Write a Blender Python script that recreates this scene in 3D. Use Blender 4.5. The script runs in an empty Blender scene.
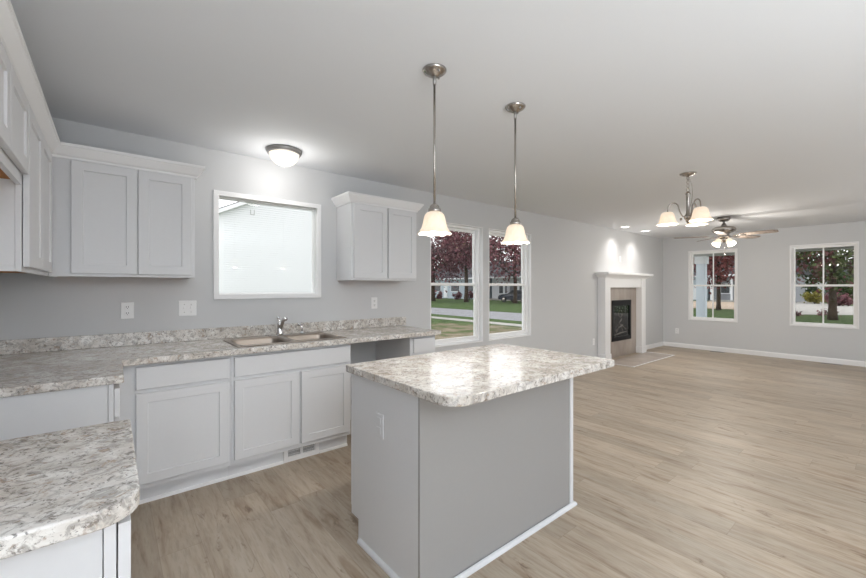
import bpy, bmesh, math, random
from mathutils import Vector, Matrix
import numpy as np

random.seed(7)
rng = np.random.default_rng(11)
sc = bpy.context.scene
col = sc.collection
R = math.radians

# ------------------------------------------------------------------ camera
cam_d = bpy.data.cameras.new('camera')
cam = bpy.data.objects.new('camera', cam_d)
col.objects.link(cam)
cam.location = (0, 0, 1.33)
cam.rotation_euler = (R(90), 0, -0.688634)
cam_d.sensor_width = 36.0
cam_d.lens = 390.44 / 866 * 36.0
cam_d.shift_y = -1.7 / 866
cam_d.clip_start = 0.05
cam_d.clip_end = 500
sc.camera = cam

# ------------------------------------------------------------------ world, light, exposure
sc.view_settings.view_transform = 'Standard'
sc.view_settings.look = 'None'
sc.view_settings.gamma = 1.0
sc.view_settings.exposure = 0.18
sc.view_settings.use_curve_mapping = False
sc.cycles.use_denoising = True
sc.cycles.max_bounces = 10
sc.cycles.diffuse_bounces = 6
sc.cycles.glossy_bounces = 4
sc.cycles.transparent_max_bounces = 16
sc.cycles.sample_clamp_indirect = 6.0
sc.cycles.caustics_reflective = False
sc.cycles.caustics_refractive = False

w = bpy.data.worlds.new('overcast_sky')
sc.world = w
w.use_nodes = True
nt = w.node_tree
bg = nt.nodes['Background']
bg.inputs['Color'].default_value = (0.96, 0.98, 1.0, 1)
bg.inputs['Strength'].default_value = 1.8


def area(name, loc, rot, sx, sy, power, color=(1, 1, 1), spread=180):
    d = bpy.data.lights.new(name, 'AREA')
    d.shape = 'RECTANGLE'
    d.size, d.size_y = sx, sy
    d.energy = power
    d.color = color
    d.spread = R(spread)
    o = bpy.data.objects.new(name, d)
    col.objects.link(o)
    o.location = loc
    o.rotation_euler = rot
    return o


# added area light, unseen behind the camera, to brighten the left side
area('added_left_fill', (-0.56, -2.6, 1.2), (R(90), 0, R(-90)), 2.0, 2.2, 62, (0.90, 0.95, 1))
# added unseen fill lights, aimed up at the ceiling behind and beside the camera
area('added_ceiling_fill', (0.4, -2.6, 0.4), (R(180), 0, 0), 1.8, 1.2, 225, (0.875, 0.94, 1), 150)
area('added_ceiling_fill', (6.2, -2.9, 0.4), (R(180), 0, 0), 3.0, 1.2, 66, (0.90, 0.95, 1), 150)

# ------------------------------------------------------------------ materials
def new_mat(name):
    m = bpy.data.materials.new(name)
    m.use_nodes = True
    t = m.node_tree
    return m, t, t.nodes['Principled BSDF']


def lin(r, g, b):
    f = lambda c: (c / 255 / 12.92) if c / 255 <= 0.04045 else ((c / 255 + 0.055) / 1.055) ** 2.4
    return (f(r), f(g), f(b), 1)


def paint(name, c, rough=0.5, bump=0.0, scale=60, spec=0.5, metal=0.0):
    m, t, p = new_mat(name)
    N, L = t.nodes.new, t.links.new
    tc = N('ShaderNodeTexCoord')
    no = N('ShaderNodeTexNoise')
    no.inputs['Scale'].default_value = scale
    no.inputs['Detail'].default_value = 3
    L(tc.outputs['Object'], no.inputs['Vector'])
    mx = N('ShaderNodeMix'); mx.data_type = 'RGBA'
    mx.inputs['A'].default_value = (c[0] * .985, c[1] * .985, c[2] * .985, 1)
    mx.inputs['B'].default_value = (min(1, c[0] * 1.015), min(1, c[1] * 1.015), min(1, c[2] * 1.015), 1)
    L(no.outputs['Fac'], mx.inputs['Factor'])
    L(mx.outputs['Result'], p.inputs['Base Color'])
    p.inputs['Roughness'].default_value = rough
    p.inputs['Metallic'].default_value = metal
    p.inputs['Specular IOR Level'].default_value = spec
    if bump:
        b = N('ShaderNodeBump'); b.inputs['Strength'].default_value = bump; b.inputs['Distance'].default_value = 0.002
        L(no.outputs['Fac'], b.inputs['Height']); L(b.outputs['Normal'], p.inputs['Normal'])
    return m


def ramp(t, stops):
    r = t.nodes.new('ShaderNodeValToRGB')
    e = r.color_ramp.elements
    while len(e) < len(stops):
        e.new(0.5)
    for el, (pos, c) in zip(e, stops):
        el.position = pos
        el.color = c
    return r


def math_node(t, op, a=None, b=None, c=None):
    n = t.nodes.new('ShaderNodeMath'); n.operation = op
    for i, v in enumerate((a, b, c)):
        if v is None:
            continue
        if isinstance(v, (int, float)):
            n.inputs[i].default_value = v
        else:
            t.links.new(v, n.inputs[i])
    return n.outputs[0]


def floor_mat():
    m, t, p = new_mat('oak_plank_floor')
    N, L = t.nodes.new, t.links.new
    tc = N('ShaderNodeTexCoord')
    sp = N('ShaderNodeSeparateXYZ'); L(tc.outputs['Object'], sp.inputs[0])
    x = math_node(t, 'DIVIDE', sp.outputs[0], 0.182)
    row = math_node(t, 'FLOOR', x)
    wn = N('ShaderNodeTexWhiteNoise'); wn.noise_dimensions = '1D'; L(row, wn.inputs['W'])
    y = math_node(t, 'ADD', math_node(t, 'DIVIDE', sp.outputs[1], 1.22), math_node(t, 'MULTIPLY', wn.outputs['Value'], 7.3))
    pl = math_node(t, 'FLOOR', y)
    cb = N('ShaderNodeCombineXYZ'); L(row, cb.inputs[0]); L(pl, cb.inputs[1])
    wp = N('ShaderNodeTexWhiteNoise'); wp.noise_dimensions = '2D'; L(cb.outputs[0], wp.inputs['Vector'])
    # grain coordinates, shifted for every plank
    g = N('ShaderNodeCombineXYZ')
    off = math_node(t, 'MULTIPLY', wp.outputs['Value'], 37.0)
    L(math_node(t, 'ADD', sp.outputs[0], off), g.inputs[0])
    L(math_node(t, 'MULTIPLY', sp.outputs[1], 0.13), g.inputs[1])
    L(off, g.inputs[2])
    n1 = N('ShaderNodeTexNoise'); n1.inputs['Scale'].default_value = 17; n1.inputs['Detail'].default_value = 5
    n1.inputs['Roughness'].default_value = 0.6; n1.inputs['Distortion'].default_value = 0.7
    L(g.outputs[0], n1.inputs['Vector'])
    n2 = N('ShaderNodeTexNoise'); n2.inputs['Scale'].default_value = 75; n2.inputs['Detail'].default_value = 4
    L(g.outputs[0], n2.inputs['Vector'])
    r1 = ramp(t, [(0.27, lin(152, 130, 107)), (0.42, lin(184, 167, 147)), (0.56, lin(194, 179, 160)), (0.72, lin(200, 187, 170))])
    L(n1.outputs['Fac'], r1.inputs[0])
    r2 = ramp(t, [(0.33, (.74, .72, .70, 1)), (0.52, (1, 1, 1, 1))])
    L(n2.outputs['Fac'], r2.inputs[0])
    mx = N('ShaderNodeMix'); mx.data_type = 'RGBA'; mx.blend_type = 'MULTIPLY'; mx.inputs['Factor'].default_value = 0.55
    L(r1.outputs[0], mx.inputs['A']); L(r2.outputs[0], mx.inputs['B'])
    # knots and cracks
    g2 = N('ShaderNodeCombineXYZ')
    L(math_node(t, 'ADD', sp.outputs[0], off), g2.inputs[0]); L(math_node(t, 'MULTIPLY', sp.outputs[1], 0.3), g2.inputs[1]); L(off, g2.inputs[2])
    n3 = N('ShaderNodeTexNoise'); n3.inputs['Scale'].default_value = 11; n3.inputs['Detail'].default_value = 6; n3.inputs['Roughness'].default_value = .7
    n3.inputs['Distortion'].default_value = 1.2
    L(g2.outputs[0], n3.inputs['Vector'])
    r3 = ramp(t, [(0.61, (0, 0, 0, 1)), (0.71, (1, 1, 1, 1))])
    L(n3.outputs['Fac'], r3.inputs[0])
    mk = N('ShaderNodeMix'); mk.data_type = 'RGBA'
    L(math_node(t, 'MULTIPLY', r3.outputs[0], 0.75), mk.inputs['Factor']); L(mx.outputs['Result'], mk.inputs['A']); mk.inputs['B'].default_value = lin(112, 86, 64)
    # tone per plank
    tone = N('ShaderNodeMapRange'); tone.inputs['To Min'].default_value = 0.74; tone.inputs['To Max'].default_value = 0.92
    L(wp.outputs['Value'], tone.inputs['Value'])
    mt = N('ShaderNodeMix'); mt.data_type = 'RGBA'; mt.blend_type = 'MULTIPLY'; mt.inputs['Factor'].default_value = 1
    cc = N('ShaderNodeCombineColor')
    for i in range(3):
        L(tone.outputs[0], cc.inputs[i])
    L(mk.outputs['Result'], mt.inputs['A']); L(cc.outputs[0], mt.inputs['B'])
    # seams
    fx = math_node(t, 'FRACT', x); fy = math_node(t, 'FRACT', y)
    ex = math_node(t, 'MINIMUM', fx, math_node(t, 'SUBTRACT', 1.0, fx))
    ey = math_node(t, 'MINIMUM', fy, math_node(t, 'SUBTRACT', 1.0, fy))
    sx = math_node(t, 'LESS_THAN', ex, 0.009); sy = math_node(t, 'LESS_THAN', ey, 0.0014)
    seam = math_node(t, 'MULTIPLY', math_node(t, 'MAXIMUM', sx, sy), 0.28)
    ms = N('ShaderNodeMix'); ms.data_type = 'RGBA'
    L(seam, ms.inputs['Factor']); L(mt.outputs['Result'], ms.inputs['A']); ms.inputs['B'].default_value = lin(110, 92, 74)
    L(ms.outputs['Result'], p.inputs['Base Color'])
    p.inputs['Roughness'].default_value = 0.42
    p.inputs['Specular IOR Level'].default_value = 0.45
    b = N('ShaderNodeBump'); b.inputs['Strength'].default_value = 0.12; b.inputs['Distance'].default_value = 0.002
    L(n2.outputs['Fac'], b.inputs['Height']); L(b.outputs['Normal'], p.inputs['Normal'])
    return m


def granite_mat():
    m, t, p = new_mat('speckled_laminate')
    N, L = t.nodes.new, t.links.new
    tc = N('ShaderNodeTexCoord')

    def noise(scale, detail, rough, dist, shift):
        mp = N('ShaderNodeMapping'); mp.inputs['Location'].default_value = (shift, shift * .7, -shift)
        L(tc.outputs['Object'], mp.inputs['Vector'])
        n = N('ShaderNodeTexNoise'); n.inputs['Scale'].default_value = scale; n.inputs['Detail'].default_value = detail
        n.inputs['Roughness'].default_value = rough; n.inputs['Distortion'].default_value = dist
        L(mp.outputs[0], n.inputs['Vector'])
        return n.outputs['Fac']
    base = ramp(t, [(0.35, lin(190, 183, 174)), (0.5, lin(214, 209, 203)), (0.62, lin(232, 230, 226))])
    L(noise(9, 6, .65, .6, 0), base.inputs[0])
    cur = base.outputs[0]
    for (sc_, de, ro, di, sh, lo, hi, colr, amt) in (
            (24, 6, .66, 1.3, 3.1, .50, .60, lin(158, 153, 148), .75),
            (30, 5, .68, 1.0, 7.7, .56, .65, lin(158, 136, 116), .7),
            (48, 5, .7, .8, 12.3, .555, .63, lin(112, 104, 97), .75),
            (85, 4, .7, .5, 17.9, .59, .65, lin(74, 66, 62), .75)):
        r = ramp(t, [(lo, (0, 0, 0, 1)), (hi, (1, 1, 1, 1))])
        L(noise(sc_, de, ro, di, sh), r.inputs[0])
        mx = N('ShaderNodeMix'); mx.data_type = 'RGBA'
        L(math_node(t, 'MULTIPLY', r.outputs[0], amt), mx.inputs['Factor'])
        L(cur, mx.inputs['A']); mx.inputs['B'].default_value = colr
        cur = mx.outputs['Result']
    L(cur, p.inputs['Base Color'])
    p.inputs['Roughness'].default_value = 0.13
    p.inputs['Specular IOR Level'].default_value = 0.55
    return m


def glass_mat(name='window_glass', tint=(1, 1, 1), base=0.0):
    m = bpy.data.materials.new(name); m.use_nodes = True
    t = m.node_tree
    for n in list(t.nodes):
        t.nodes.remove(n)
    N, L = t.nodes.new, t.links.new
    o = N('ShaderNodeOutputMaterial'); tr = N('ShaderNodeBsdfTransparent'); gl = N('ShaderNodeBsdfGlossy')
    tr.inputs['Color'].default_value = (*tint, 1)
    gl.inputs['Roughness'].default_value = 0.005
    ge = N('ShaderNodeNewGeometry'); dt = N('ShaderNodeVectorMath'); dt.operation = 'DOT_PRODUCT'
    L(ge.outputs['Normal'], dt.inputs[0]); L(ge.outputs['Incoming'], dt.inputs[1])
    sch = math_node(t, 'POWER', math_node(t, 'SUBTRACT', 1.0, math_node(t, 'ABSOLUTE', dt.outputs['Value'])), 5.0)
    mx = N('ShaderNodeMixShader')
    L(math_node(t, 'ADD', math_node(t, 'MULTIPLY', sch, .96), .025 + base), mx.inputs[0])
    L(tr.outputs[0], mx.inputs[1]); L(gl.outputs[0], mx.inputs[2]); L(mx.outputs[0], o.inputs[0])
    return m


def shade_mat(name, emit, color=(1.0, 0.80, 0.58)):
    """alabaster glass of a lit lamp"""
    m = bpy.data.materials.new(name); m.use_nodes = True
    t = m.node_tree
    for n in list(t.nodes):
        t.nodes.remove(n)
    N, L = t.nodes.new, t.links.new
    o = N('ShaderNodeOutputMaterial')
    di = N('ShaderNodeBsdfDiffuse'); tl = N('ShaderNodeBsdfTranslucent'); em = N('ShaderNodeEmission'); gl = N('ShaderNodeBsdfGlossy')
    tc = N('ShaderNodeTexCoord'); no = N('ShaderNodeTexNoise'); no.inputs['Scale'].default_value = 18; no.inputs['Detail'].default_value = 3
    no.inputs['Distortion'].default_value = 1.5
    L(tc.outputs['Object'], no.inputs['Vector'])
    r = ramp(t, [(0.35, (0.90, 0.80, 0.66, 1)), (0.65, (0.97, 0.93, 0.86, 1))])
    L(no.outputs['Fac'], r.inputs[0])
    L(r.outputs[0], di.inputs['Color']); tl.inputs['Color'].default_value = (.20, .175, .145, 1)
    gl.inputs['Roughness'].default_value = .2
    em.inputs['Color'].default_value = (*color, 1); em.inputs['Strength'].default_value = emit
    a = N('ShaderNodeMixShader'); a.inputs[0].default_value = 0.6
    L(di.outputs[0], a.inputs[1]); L(tl.outputs[0], a.inputs[2])
    b = N('ShaderNodeMixShader'); b.inputs[0].default_value = 0.04
    L(a.outputs[0], b.inputs[1]); L(gl.outputs[0], b.inputs[2])
    ad = N('ShaderNodeAddShader'); L(b.outputs[0], ad.inputs[0]); L(em.outputs[0], ad.inputs[1])
    L(ad.outputs[0], o.inputs[0])
    return m


def emit_mat(name, c, s):
    m = bpy.data.materials.new(name); m.use_nodes = True
    t = m.node_tree
    p = t.nodes['Principled BSDF']
    p.inputs['Base Color'].default_value = (*c, 1)
    p.inputs['Emission Color'].default_value = (*c, 1)
    p.inputs['Emission Strength'].default_value = s
    return m


def blotch(name, stops, scale=3.0, rough=0.8, detail=5, spec=0.2, bump=0.0, stretch=(1, 1, 1)):
    m, t, p = new_mat(name)
    N, L = t.nodes.new, t.links.new
    tc = N('ShaderNodeTexCoord'); mp = N('ShaderNodeMapping'); mp.inputs['Scale'].default_value = stretch
    no = N('ShaderNodeTexNoise'); no.inputs['Scale'].default_value = scale; no.inputs['Detail'].default_value = detail
    L(tc.outputs['Object'], mp.inputs[0]); L(mp.outputs[0], no.inputs['Vector'])
    r = ramp(t, stops)
    L(no.outputs['Fac'], r.inputs[0]); L(r.outputs[0], p.inputs['Base Color'])
    p.inputs['Roughness'].default_value = rough
    p.inputs['Specular IOR Level'].default_value = spec
    if bump:
        b = N('ShaderNodeBump'); b.inputs['Strength'].default_value = bump
        L(no.outputs['Fac'], b.inputs['Height']); L(b.outputs['Normal'], p.inputs['Normal'])
    return m


M = dict(
    wall=paint('wall_paint', (.60, .606, .614), .7, .05, 220, .25),
    ceiling=paint('ceiling_paint', (.745, .76, .785), .85, .05, 180, .15),
    trim=paint('white_trim_paint', (.84, .84, .845), .4),
    cab=paint('cabinet_paint', (.69, .695, .71), .42),
    panel=paint('end_panel_laminate', (.66, .665, .68), .45),
    darkened=paint('darkened_island_panel', (.31, .302, .293), .5),  # warm grey with the counter overhang's shade put into the colour
    raw=blotch('raw_wood', [(.3, lin(150, 96, 48)), (.7, lin(186, 128, 70))], 6, .6, stretch=(8, 1, 8)),
    floor=floor_mat(),
    granite=granite_mat(),
    steel=paint('brushed_steel', (.36, .315, .275), .42, .1, 300, .5, 1.0),
    chrome=paint('chrome', (.72, .72, .73), .12, 0, 50, .5, 1.0),
    nickel=paint('brushed_nickel', (.42, .39, .36), .27, 0, 90, .5, 1.0),
    pewter=paint('pewter', (.33, .32, .31), .38, 0, 90, .5, .8),
    plastic=paint('white_plastic', (.80, .80, .80), .35),
    dark=paint('dark_slot', (.03, .03, .03), .6),
    black=paint('black_metal', (.010, .010, .011), .5, spec=.25),
    vinyl=paint('window_vinyl', (.90, .90, .90), .35),
    glass=glass_mat(),
    fireglass=glass_mat('fireplace_glass', (.75, .75, .75), .0),
    shade=shade_mat('alabaster_glass', .46, (1.0, .83, .68)),
    fanshade=shade_mat('frosted_glass', .55, (1, .88, .72)),
    bulb=emit_mat('lamp_bulb', (1, .86, .66), 4.0),
    led=emit_mat('recessed_bulb', (1, .95, .88), 6.0),
    tile=blotch('fireplace_tile', [(.3, lin(146, 135, 126)), (.5, lin(164, 153, 144)), (.7, lin(176, 166, 157))], 4, .35, 6, .4, 0, (1, 1, .35)),
    log=blotch('ceramic_logs', [(.3, lin(120, 112, 104)), (.6, lin(190, 182, 172))], 14, .9),
    blade=blotch('weathered_blade', [(.3, lin(112, 100, 92)), (.7, lin(150, 138, 128))], 5, .5, stretch=(1, 12, 1)),
    siding=paint('white_siding', (.84, .85, .86), .6, 0, 10, .2),
    sidingb=paint('blue_grey_siding', (.42, .49, .55), .6, 0, 10, .2),
    sidingg=paint('grey_siding', (.23, .24, .26), .6, 0, 10, .2),
    extwhite=paint('exterior_white', (.72, .74, .77), .6),
    porch=paint('porch_paint', (.60, .67, .74), .6),
    beam=paint('porch_beam_paint', (.42, .42, .40), .6),
    shingle=blotch('shingles', [(.3, lin(50, 50, 54)), (.7, lin(84, 84, 88))], 20, .9),
    extglass=paint('dark_pane', (.03, .035, .04), .1),
    grass=blotch('lawn_grass', [(.3, lin(54, 70, 40)), (.5, lin(70, 88, 52)), (.72, lin(94, 106, 70))], 2.2, .95, 8, .05),
    dirt=blotch('bare_soil', [(.38, lin(84, 94, 62)), (.5, lin(118, 110, 92)), (.68, lin(142, 131, 114))], 1.3, .95, 8, .05),
    road=blotch('asphalt', [(.3, lin(128, 128, 130)), (.7, lin(146, 146, 150))], 3, .9, 6, .1),
    concrete=blotch('concrete', [(.3, lin(150, 147, 142)), (.7, lin(172, 169, 164))], 2, .9, 6, .1),
    gravel=blotch('tan_paving', [(.3, lin(150, 134, 118)), (.7, lin(176, 160, 142))], 5, .9, 6, .1),
    bark=blotch('bark', [(.3, lin(44, 36, 30)), (.7, lin(82, 70, 58))], 9, .95, 6, .1, .5, (3, 3, .5)),
    maroon=blotch('maroon_leaves', [(.36, lin(64, 42, 44)), (.5, lin(112, 68, 76)), (.62, lin(146, 100, 106)), (.7, lin(96, 104, 66))], 2.0, .7, 8, .2),
    redleaf=blotch('red_leaves', [(.36, lin(66, 34, 34)), (.5, lin(122, 60, 60)), (.66, lin(150, 94, 90))], 2.0, .7, 8, .2),
    mixleaf=blotch('mixed_leaves', [(.34, lin(124, 68, 78)), (.45, lin(100, 66, 64)), (.52, lin(66, 76, 46)), (.68, lin(112, 122, 74))], .9, .7, 8, .2),
    greenleaf=blotch('green_leaves', [(.34, lin(26, 42, 20)), (.55, lin(56, 76, 34)), (.7, lin(84, 98, 48))], 1.4, .7, 8, .2),
    yellowleaf=blotch('yellow_leaves', [(.34, lin(96, 92, 34)), (.55, lin(134, 126, 52)), (.7, lin(160, 150, 76))], 2.4, .7, 8, .2),
    carpaint=paint('dark_blue_car_paint', (.012, .018, .032), .2),
    rubber=paint('rubber', (.012, .012, .012), .8),
)


# ------------------------------------------------------------------ mesh helpers
class MB:
    """collects shapes given in world coordinates and links them as one mesh object"""

    def __init__(self):
        self.v, self.f, self.s = [], [], []

    def add(self, vs, fs, smooth=False):
        o = len(self.v)
        self.v += [tuple(p) for p in vs]
        self.f += [tuple(i + o for i in f) for f in fs]
        self.s += [smooth] * len(fs)
        return self

    def box(self, x0, x1, y0, y1, z0, z1):
        vs = [(x, y, z) for z in (z0, z1) for y in (y0, y1) for x in (x0, x1)]
        return self.add(vs, [(0, 2, 3, 1), (4, 5, 7, 6), (0, 1, 5, 4), (2, 6, 7, 3), (0, 4, 6, 2), (1, 3, 7, 5)])

    def obox(self, c, u, v, w, a, b, d):
        """box centred on c with half sizes a, b, d along u, v, w"""
        c, u, v, w = Vector(c), Vector(u).normalized(), Vector(v).normalized(), Vector(w).normalized()
        vs = [c + u * (a * i) + v * (b * j) + w * (d * k) for k in (-1, 1) for j in (-1, 1) for i in (-1, 1)]
        return self.add(vs, [(0, 2, 3, 1), (4, 5, 7, 6), (0, 1, 5, 4), (2, 6, 7, 3), (0, 4, 6, 2), (1, 3, 7, 5)])

    def prism(self, poly, z0, z1, axis='z'):
        n = len(poly)
        P = {'z': lambda a, b, c: (a, b, c), 'y': lambda a, b, c: (a, c, b), 'x': lambda a, b, c: (c, a, b)}[axis]
        vs = [P(a, b, z0) for a, b in poly] + [P(a, b, z1) for a, b in poly]
        fs = [tuple(range(n - 1, -1, -1)), tuple(range(n, 2 * n))] + [(i, (i + 1) % n, n + (i + 1) % n, n + i) for i in range(n)]
        return self.add(vs, fs)

    def lathe(self, prof, c, seg=32, axis=(0, 0, 1), smooth=True, wave=None, capped=False):
        """prof: (radius, height) pairs along axis from c"""
        c, ax = Vector(c), Vector(axis).normalized()
        t = Vector((1, 0, 0)) if abs(ax.x) < .9 else Vector((0, 1, 0))
        u = (t - ax * t.dot(ax)).normalized(); v = ax.cross(u)
        vs, fs = [], []
        for r, h in prof:
            for k in range(seg):
                a = 2 * math.pi * k / seg
                rr = r
                hh = h
                if wave:
                    hh = h + wave(r, a)
                vs.append(c + ax * hh + (u * math.cos(a) + v * math.sin(a)) * max(rr, 1e-5))
        for i in range(len(prof) - 1):
            for k in range(seg):
                k2 = (k + 1) % seg
                fs.append((i * seg + k, i * seg + k2, (i + 1) * seg + k2, (i + 1) * seg + k))
        if capped:
            fs.append(tuple(range(seg - 1, -1, -1)))
            m = (len(prof) - 1) * seg
            fs.append(tuple(range(m, m + seg)))
        return self.add(vs, fs, smooth)

    def tube(self, pts, r, seg=10, smooth=True):
        pts = [Vector(p) for p in pts]
        rs = r if isinstance(r, (list, tuple)) else [r] * len(pts)
        d0 = (pts[1] - pts[0]).normalized()
        t = Vector((0, 0, 1)) if abs(d0.z) < .9 else Vector((1, 0, 0))
        u = (t - d0 * t.dot(d0)).normalized()
        vs, fs = [], []
        for i, p in enumerate(pts):
            a = pts[max(i - 1, 0)]; b = pts[min(i + 1, len(pts) - 1)]
            d = (b - a).normalized()
            u = (u - d * u.dot(d)).normalized(); v = d.cross(u)
            for k in range(seg):
                an = 2 * math.pi * k / seg
                vs.append(p + (u * math.cos(an) + v * math.sin(an)) * rs[i])
        for i in range(len(pts) - 1):
            for k in range(seg):
                k2 = (k + 1) % seg
                fs.append((i * seg + k, i * seg + k2, (i + 1) * seg + k2, (i + 1) * seg + k))
        m = (len(pts) - 1) * seg
        fs.append(tuple(range(seg - 1, -1, -1))); fs.append(tuple(range(m, m + seg)))
        return self.add(vs, fs, smooth)

    def ball(self, c, r, seg=16, rings=10, sz=1.0):
        prof = [(r * math.sin(math.pi * i / rings), -r * sz * math.cos(math.pi * i / rings)) for i in range(rings + 1)]
        return self.lathe(prof, c, seg)

    def torus(self, c, R_, r, u, v, seg=18, sub=8):
        c, u, v = Vector(c), Vector(u).normalized(), Vector(v).normalized()
        w_ = u.cross(v)
        vs, fs = [], []
        for i in range(seg):
            a = 2 * math.pi * i / seg
            d = u * math.cos(a) + v * math.sin(a)
            for k in range(sub):
                b = 2 * math.pi * k / sub
                vs.append(c + d * (R_ + r * math.cos(b)) + w_ * (r * math.sin(b)))
        for i in range(seg):
            for k in range(sub):
                fs.append((i * sub + k, ((i + 1) % seg) * sub + k, ((i + 1) % seg) * sub + (k + 1) % sub, i * sub + (k + 1) % sub))
        return self.add(vs, fs, True)

    def loft(self, loops, close_first=False, close_last=False, smooth=False):
        n = len(loops[0])
        vs = [p for lp in loops for p in lp]
        fs = []
        for i in range(len(loops) - 1):
            for k in range(n):
                k2 = (k + 1) % n
                fs.append((i * n + k, i * n + k2, (i + 1) * n + k2, (i + 1) * n + k))
        if close_first:
            fs.append(tuple(range(n - 1, -1, -1)))
        if close_last:
            m = (len(loops) - 1) * n
            fs.append(tuple(range(m, m + n)))
        return self.add(vs, fs, smooth)

    def shaker(self, o, u, n, wd, ht, t=.020, rail=.056, rec=.008):
        """shaker door or flat slab (rail=0): o lower corner of the back, u along the width, n outward"""
        o, u, n = Vector(o), Vector(u), Vector(n)
        z = Vector((0, 0, 1))
        P = lambda a, b, c: o + u * a + z * b + n * c
        rect = lambda i, c: [P(i, i, c), P(wd - i, i, c), P(wd - i, ht - i, c), P(i, ht - i, c)]
        e = .002
        if rail:
            loops = [rect(0, 0), rect(0, t - e), rect(e, t), rect(rail, t), rect(rail + .003, t - rec)]
        else:
            loops = [rect(0, 0), rect(0, t - e), rect(e, t)]
        return self.loft(loops, True, True)

    def cells(self, xs, ys, keep, lo, hi, axis='z'):
        """slab made of the kept cells of a grid; axis is the thickness direction"""
        P = {'z': lambda a, b, c: (a, b, c), 'y': lambda a, b, c: (a, c, b), 'x': lambda a, b, c: (c, a, b)}[axis]
        nx, ny = len(xs), len(ys)
        vs = [P(x, y, c) for c in (lo, hi) for y in ys for x in xs]
        I = lambda i, j, k: k * nx * ny + j * nx + i
        K = lambda i, j: 0 <= i < nx - 1 and 0 <= j < ny - 1 and keep((xs[i] + xs[i + 1]) / 2, (ys[j] + ys[j + 1]) / 2)
        fs = []
        for j in range(ny - 1):
            for i in range(nx - 1):
                if not K(i, j):
                    continue
                fs.append((I(i, j, 0), I(i, j + 1, 0), I(i + 1, j + 1, 0), I(i + 1, j, 0)))
                fs.append((I(i, j, 1), I(i + 1, j, 1), I(i + 1, j + 1, 1), I(i, j + 1, 1)))
                if not K(i - 1, j): fs.append((I(i, j, 0), I(i, j, 1), I(i, j + 1, 1), I(i, j + 1, 0)))
                if not K(i + 1, j): fs.append((I(i + 1, j, 0), I(i + 1, j + 1, 0), I(i + 1, j + 1, 1), I(i + 1, j, 1)))
                if not K(i, j - 1): fs.append((I(i, j, 0), I(i + 1, j, 0), I(i + 1, j, 1), I(i, j, 1)))
                if not K(i, j + 1): fs.append((I(i, j + 1, 0), I(i, j + 1, 1), I(i + 1, j + 1, 1), I(i + 1, j + 1, 0)))
        return self.add(vs, fs)

    def sweep(self, path, prof, i0=0, i1=None):
        """profile (outward offset, z) swept along a plan path, mitred; outward is to the right of travel"""
        i1 = len(path) - 1 if i1 is None else i1
        p = [Vector((a, b)) for a, b in path]
        nrm = []
        for i in range(len(p) - 1):
            d = (p[i + 1] - p[i]).normalized()
            nrm.append(Vector((d.y, -d.x)))
        loops = []
        for i in range(i0, i1 + 1):
            if i == 0: m = nrm[0]
            elif i == len(p) - 1: m = nrm[-1]
            else:
                m = nrm[i - 1] + nrm[i]
                m = m / m.dot(nrm[i])
            loops.append([(p[i].x + m.x * o, p[i].y + m.y * o, z) for o, z in prof])
        n = len(prof)
        vs = [q for lp in loops for q in lp]
        fs = []
        for i in range(len(loops) - 1):
            for k in range(n):
                k2 = (k + 1) % n
                fs.append((i * n + k, (i + 1) * n + k, (i + 1) * n + k2, i * n + k2))
        fs.append(tuple(range(n))); m0 = (len(loops) - 1) * n
        fs.append(tuple(range(m0 + n - 1, m0 - 1, -1)))
        return self.add(vs, fs)

    def build(self, name, mat, parent=None, bevel=0, seg=2, root=None):
        me = bpy.data.meshes.new(name)
        off = Vector((0, 0, 0))
        q = parent
        while q is not None:
            off += q.location
            q = q.parent
        me.from_pydata([tuple(Vector(p) - off) for p in self.v], [], self.f)
        bm = bmesh.new(); bm.from_mesh(me)
        bmesh.ops.remove_doubles(bm, verts=bm.verts, dist=1e-6)
        loose = [x for x in bm.verts if not x.link_faces]
        if loose: bmesh.ops.delete(bm, geom=loose, context='VERTS')
        bmesh.ops.recalc_face_normals(bm, faces=bm.faces)
        bm.to_mesh(me); bm.free()
        if len(me.polygons) == len(self.s):
            me.polygons.foreach_set('use_smooth', self.s)
        else:
            me.polygons.foreach_set('use_smooth', [any(self.s)] * len(me.polygons))
        me.materials.append(mat)
        o = bpy.data.objects.new(name, me)
        col.objects.link(o)
        o.parent = parent
        if bevel:
            b = o.modifiers.new('bevel', 'BEVEL')
            b.width = bevel; b.segments = seg; b.limit_method = 'ANGLE'; b.angle_limit = R(40)
        return o


def tag(o, label=None, cat=None, group=None, kind=None):
    if label: o['label'] = label
    if cat: o['category'] = cat
    if group: o['group'] = group
    if kind: o['kind'] = kind
    return o


def thing(name, loc, label, cat, group=None, kind=None):
    o = bpy.data.objects.new(name, None)
    o.empty_display_size = .1
    col.objects.link(o)
    o.location = loc
    return tag(o, label, cat, group, kind)


def structure(o, label, cat='room'):
    return tag(o, label, cat, None, 'structure')


def copy_tree(o, parent=None):
    c = o.copy()
    col.objects.link(c)
    c.parent = parent
    for ch in list(o.children):
        copy_tree(ch, c)
    return c


def curve_pts(ctrl, n=6):
    P = [Vector(c) for c in ctrl]
    P = [P[0] * 2 - P[1]] + P + [P[-1] * 2 - P[-2]]
    out = []
    for i in range(1, len(P) - 2):
        for k in range(n):
            t = k / n
            out.append(.5 * ((2 * P[i]) + (P[i + 1] - P[i - 1]) * t + (2 * P[i - 1] - 5 * P[i] + 4 * P[i + 1] - P[i + 2]) * t * t
                             + (3 * P[i] - P[i - 1] - 3 * P[i + 1] + P[i + 2]) * t ** 3))
    out.append(P[-2])
    return out


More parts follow.
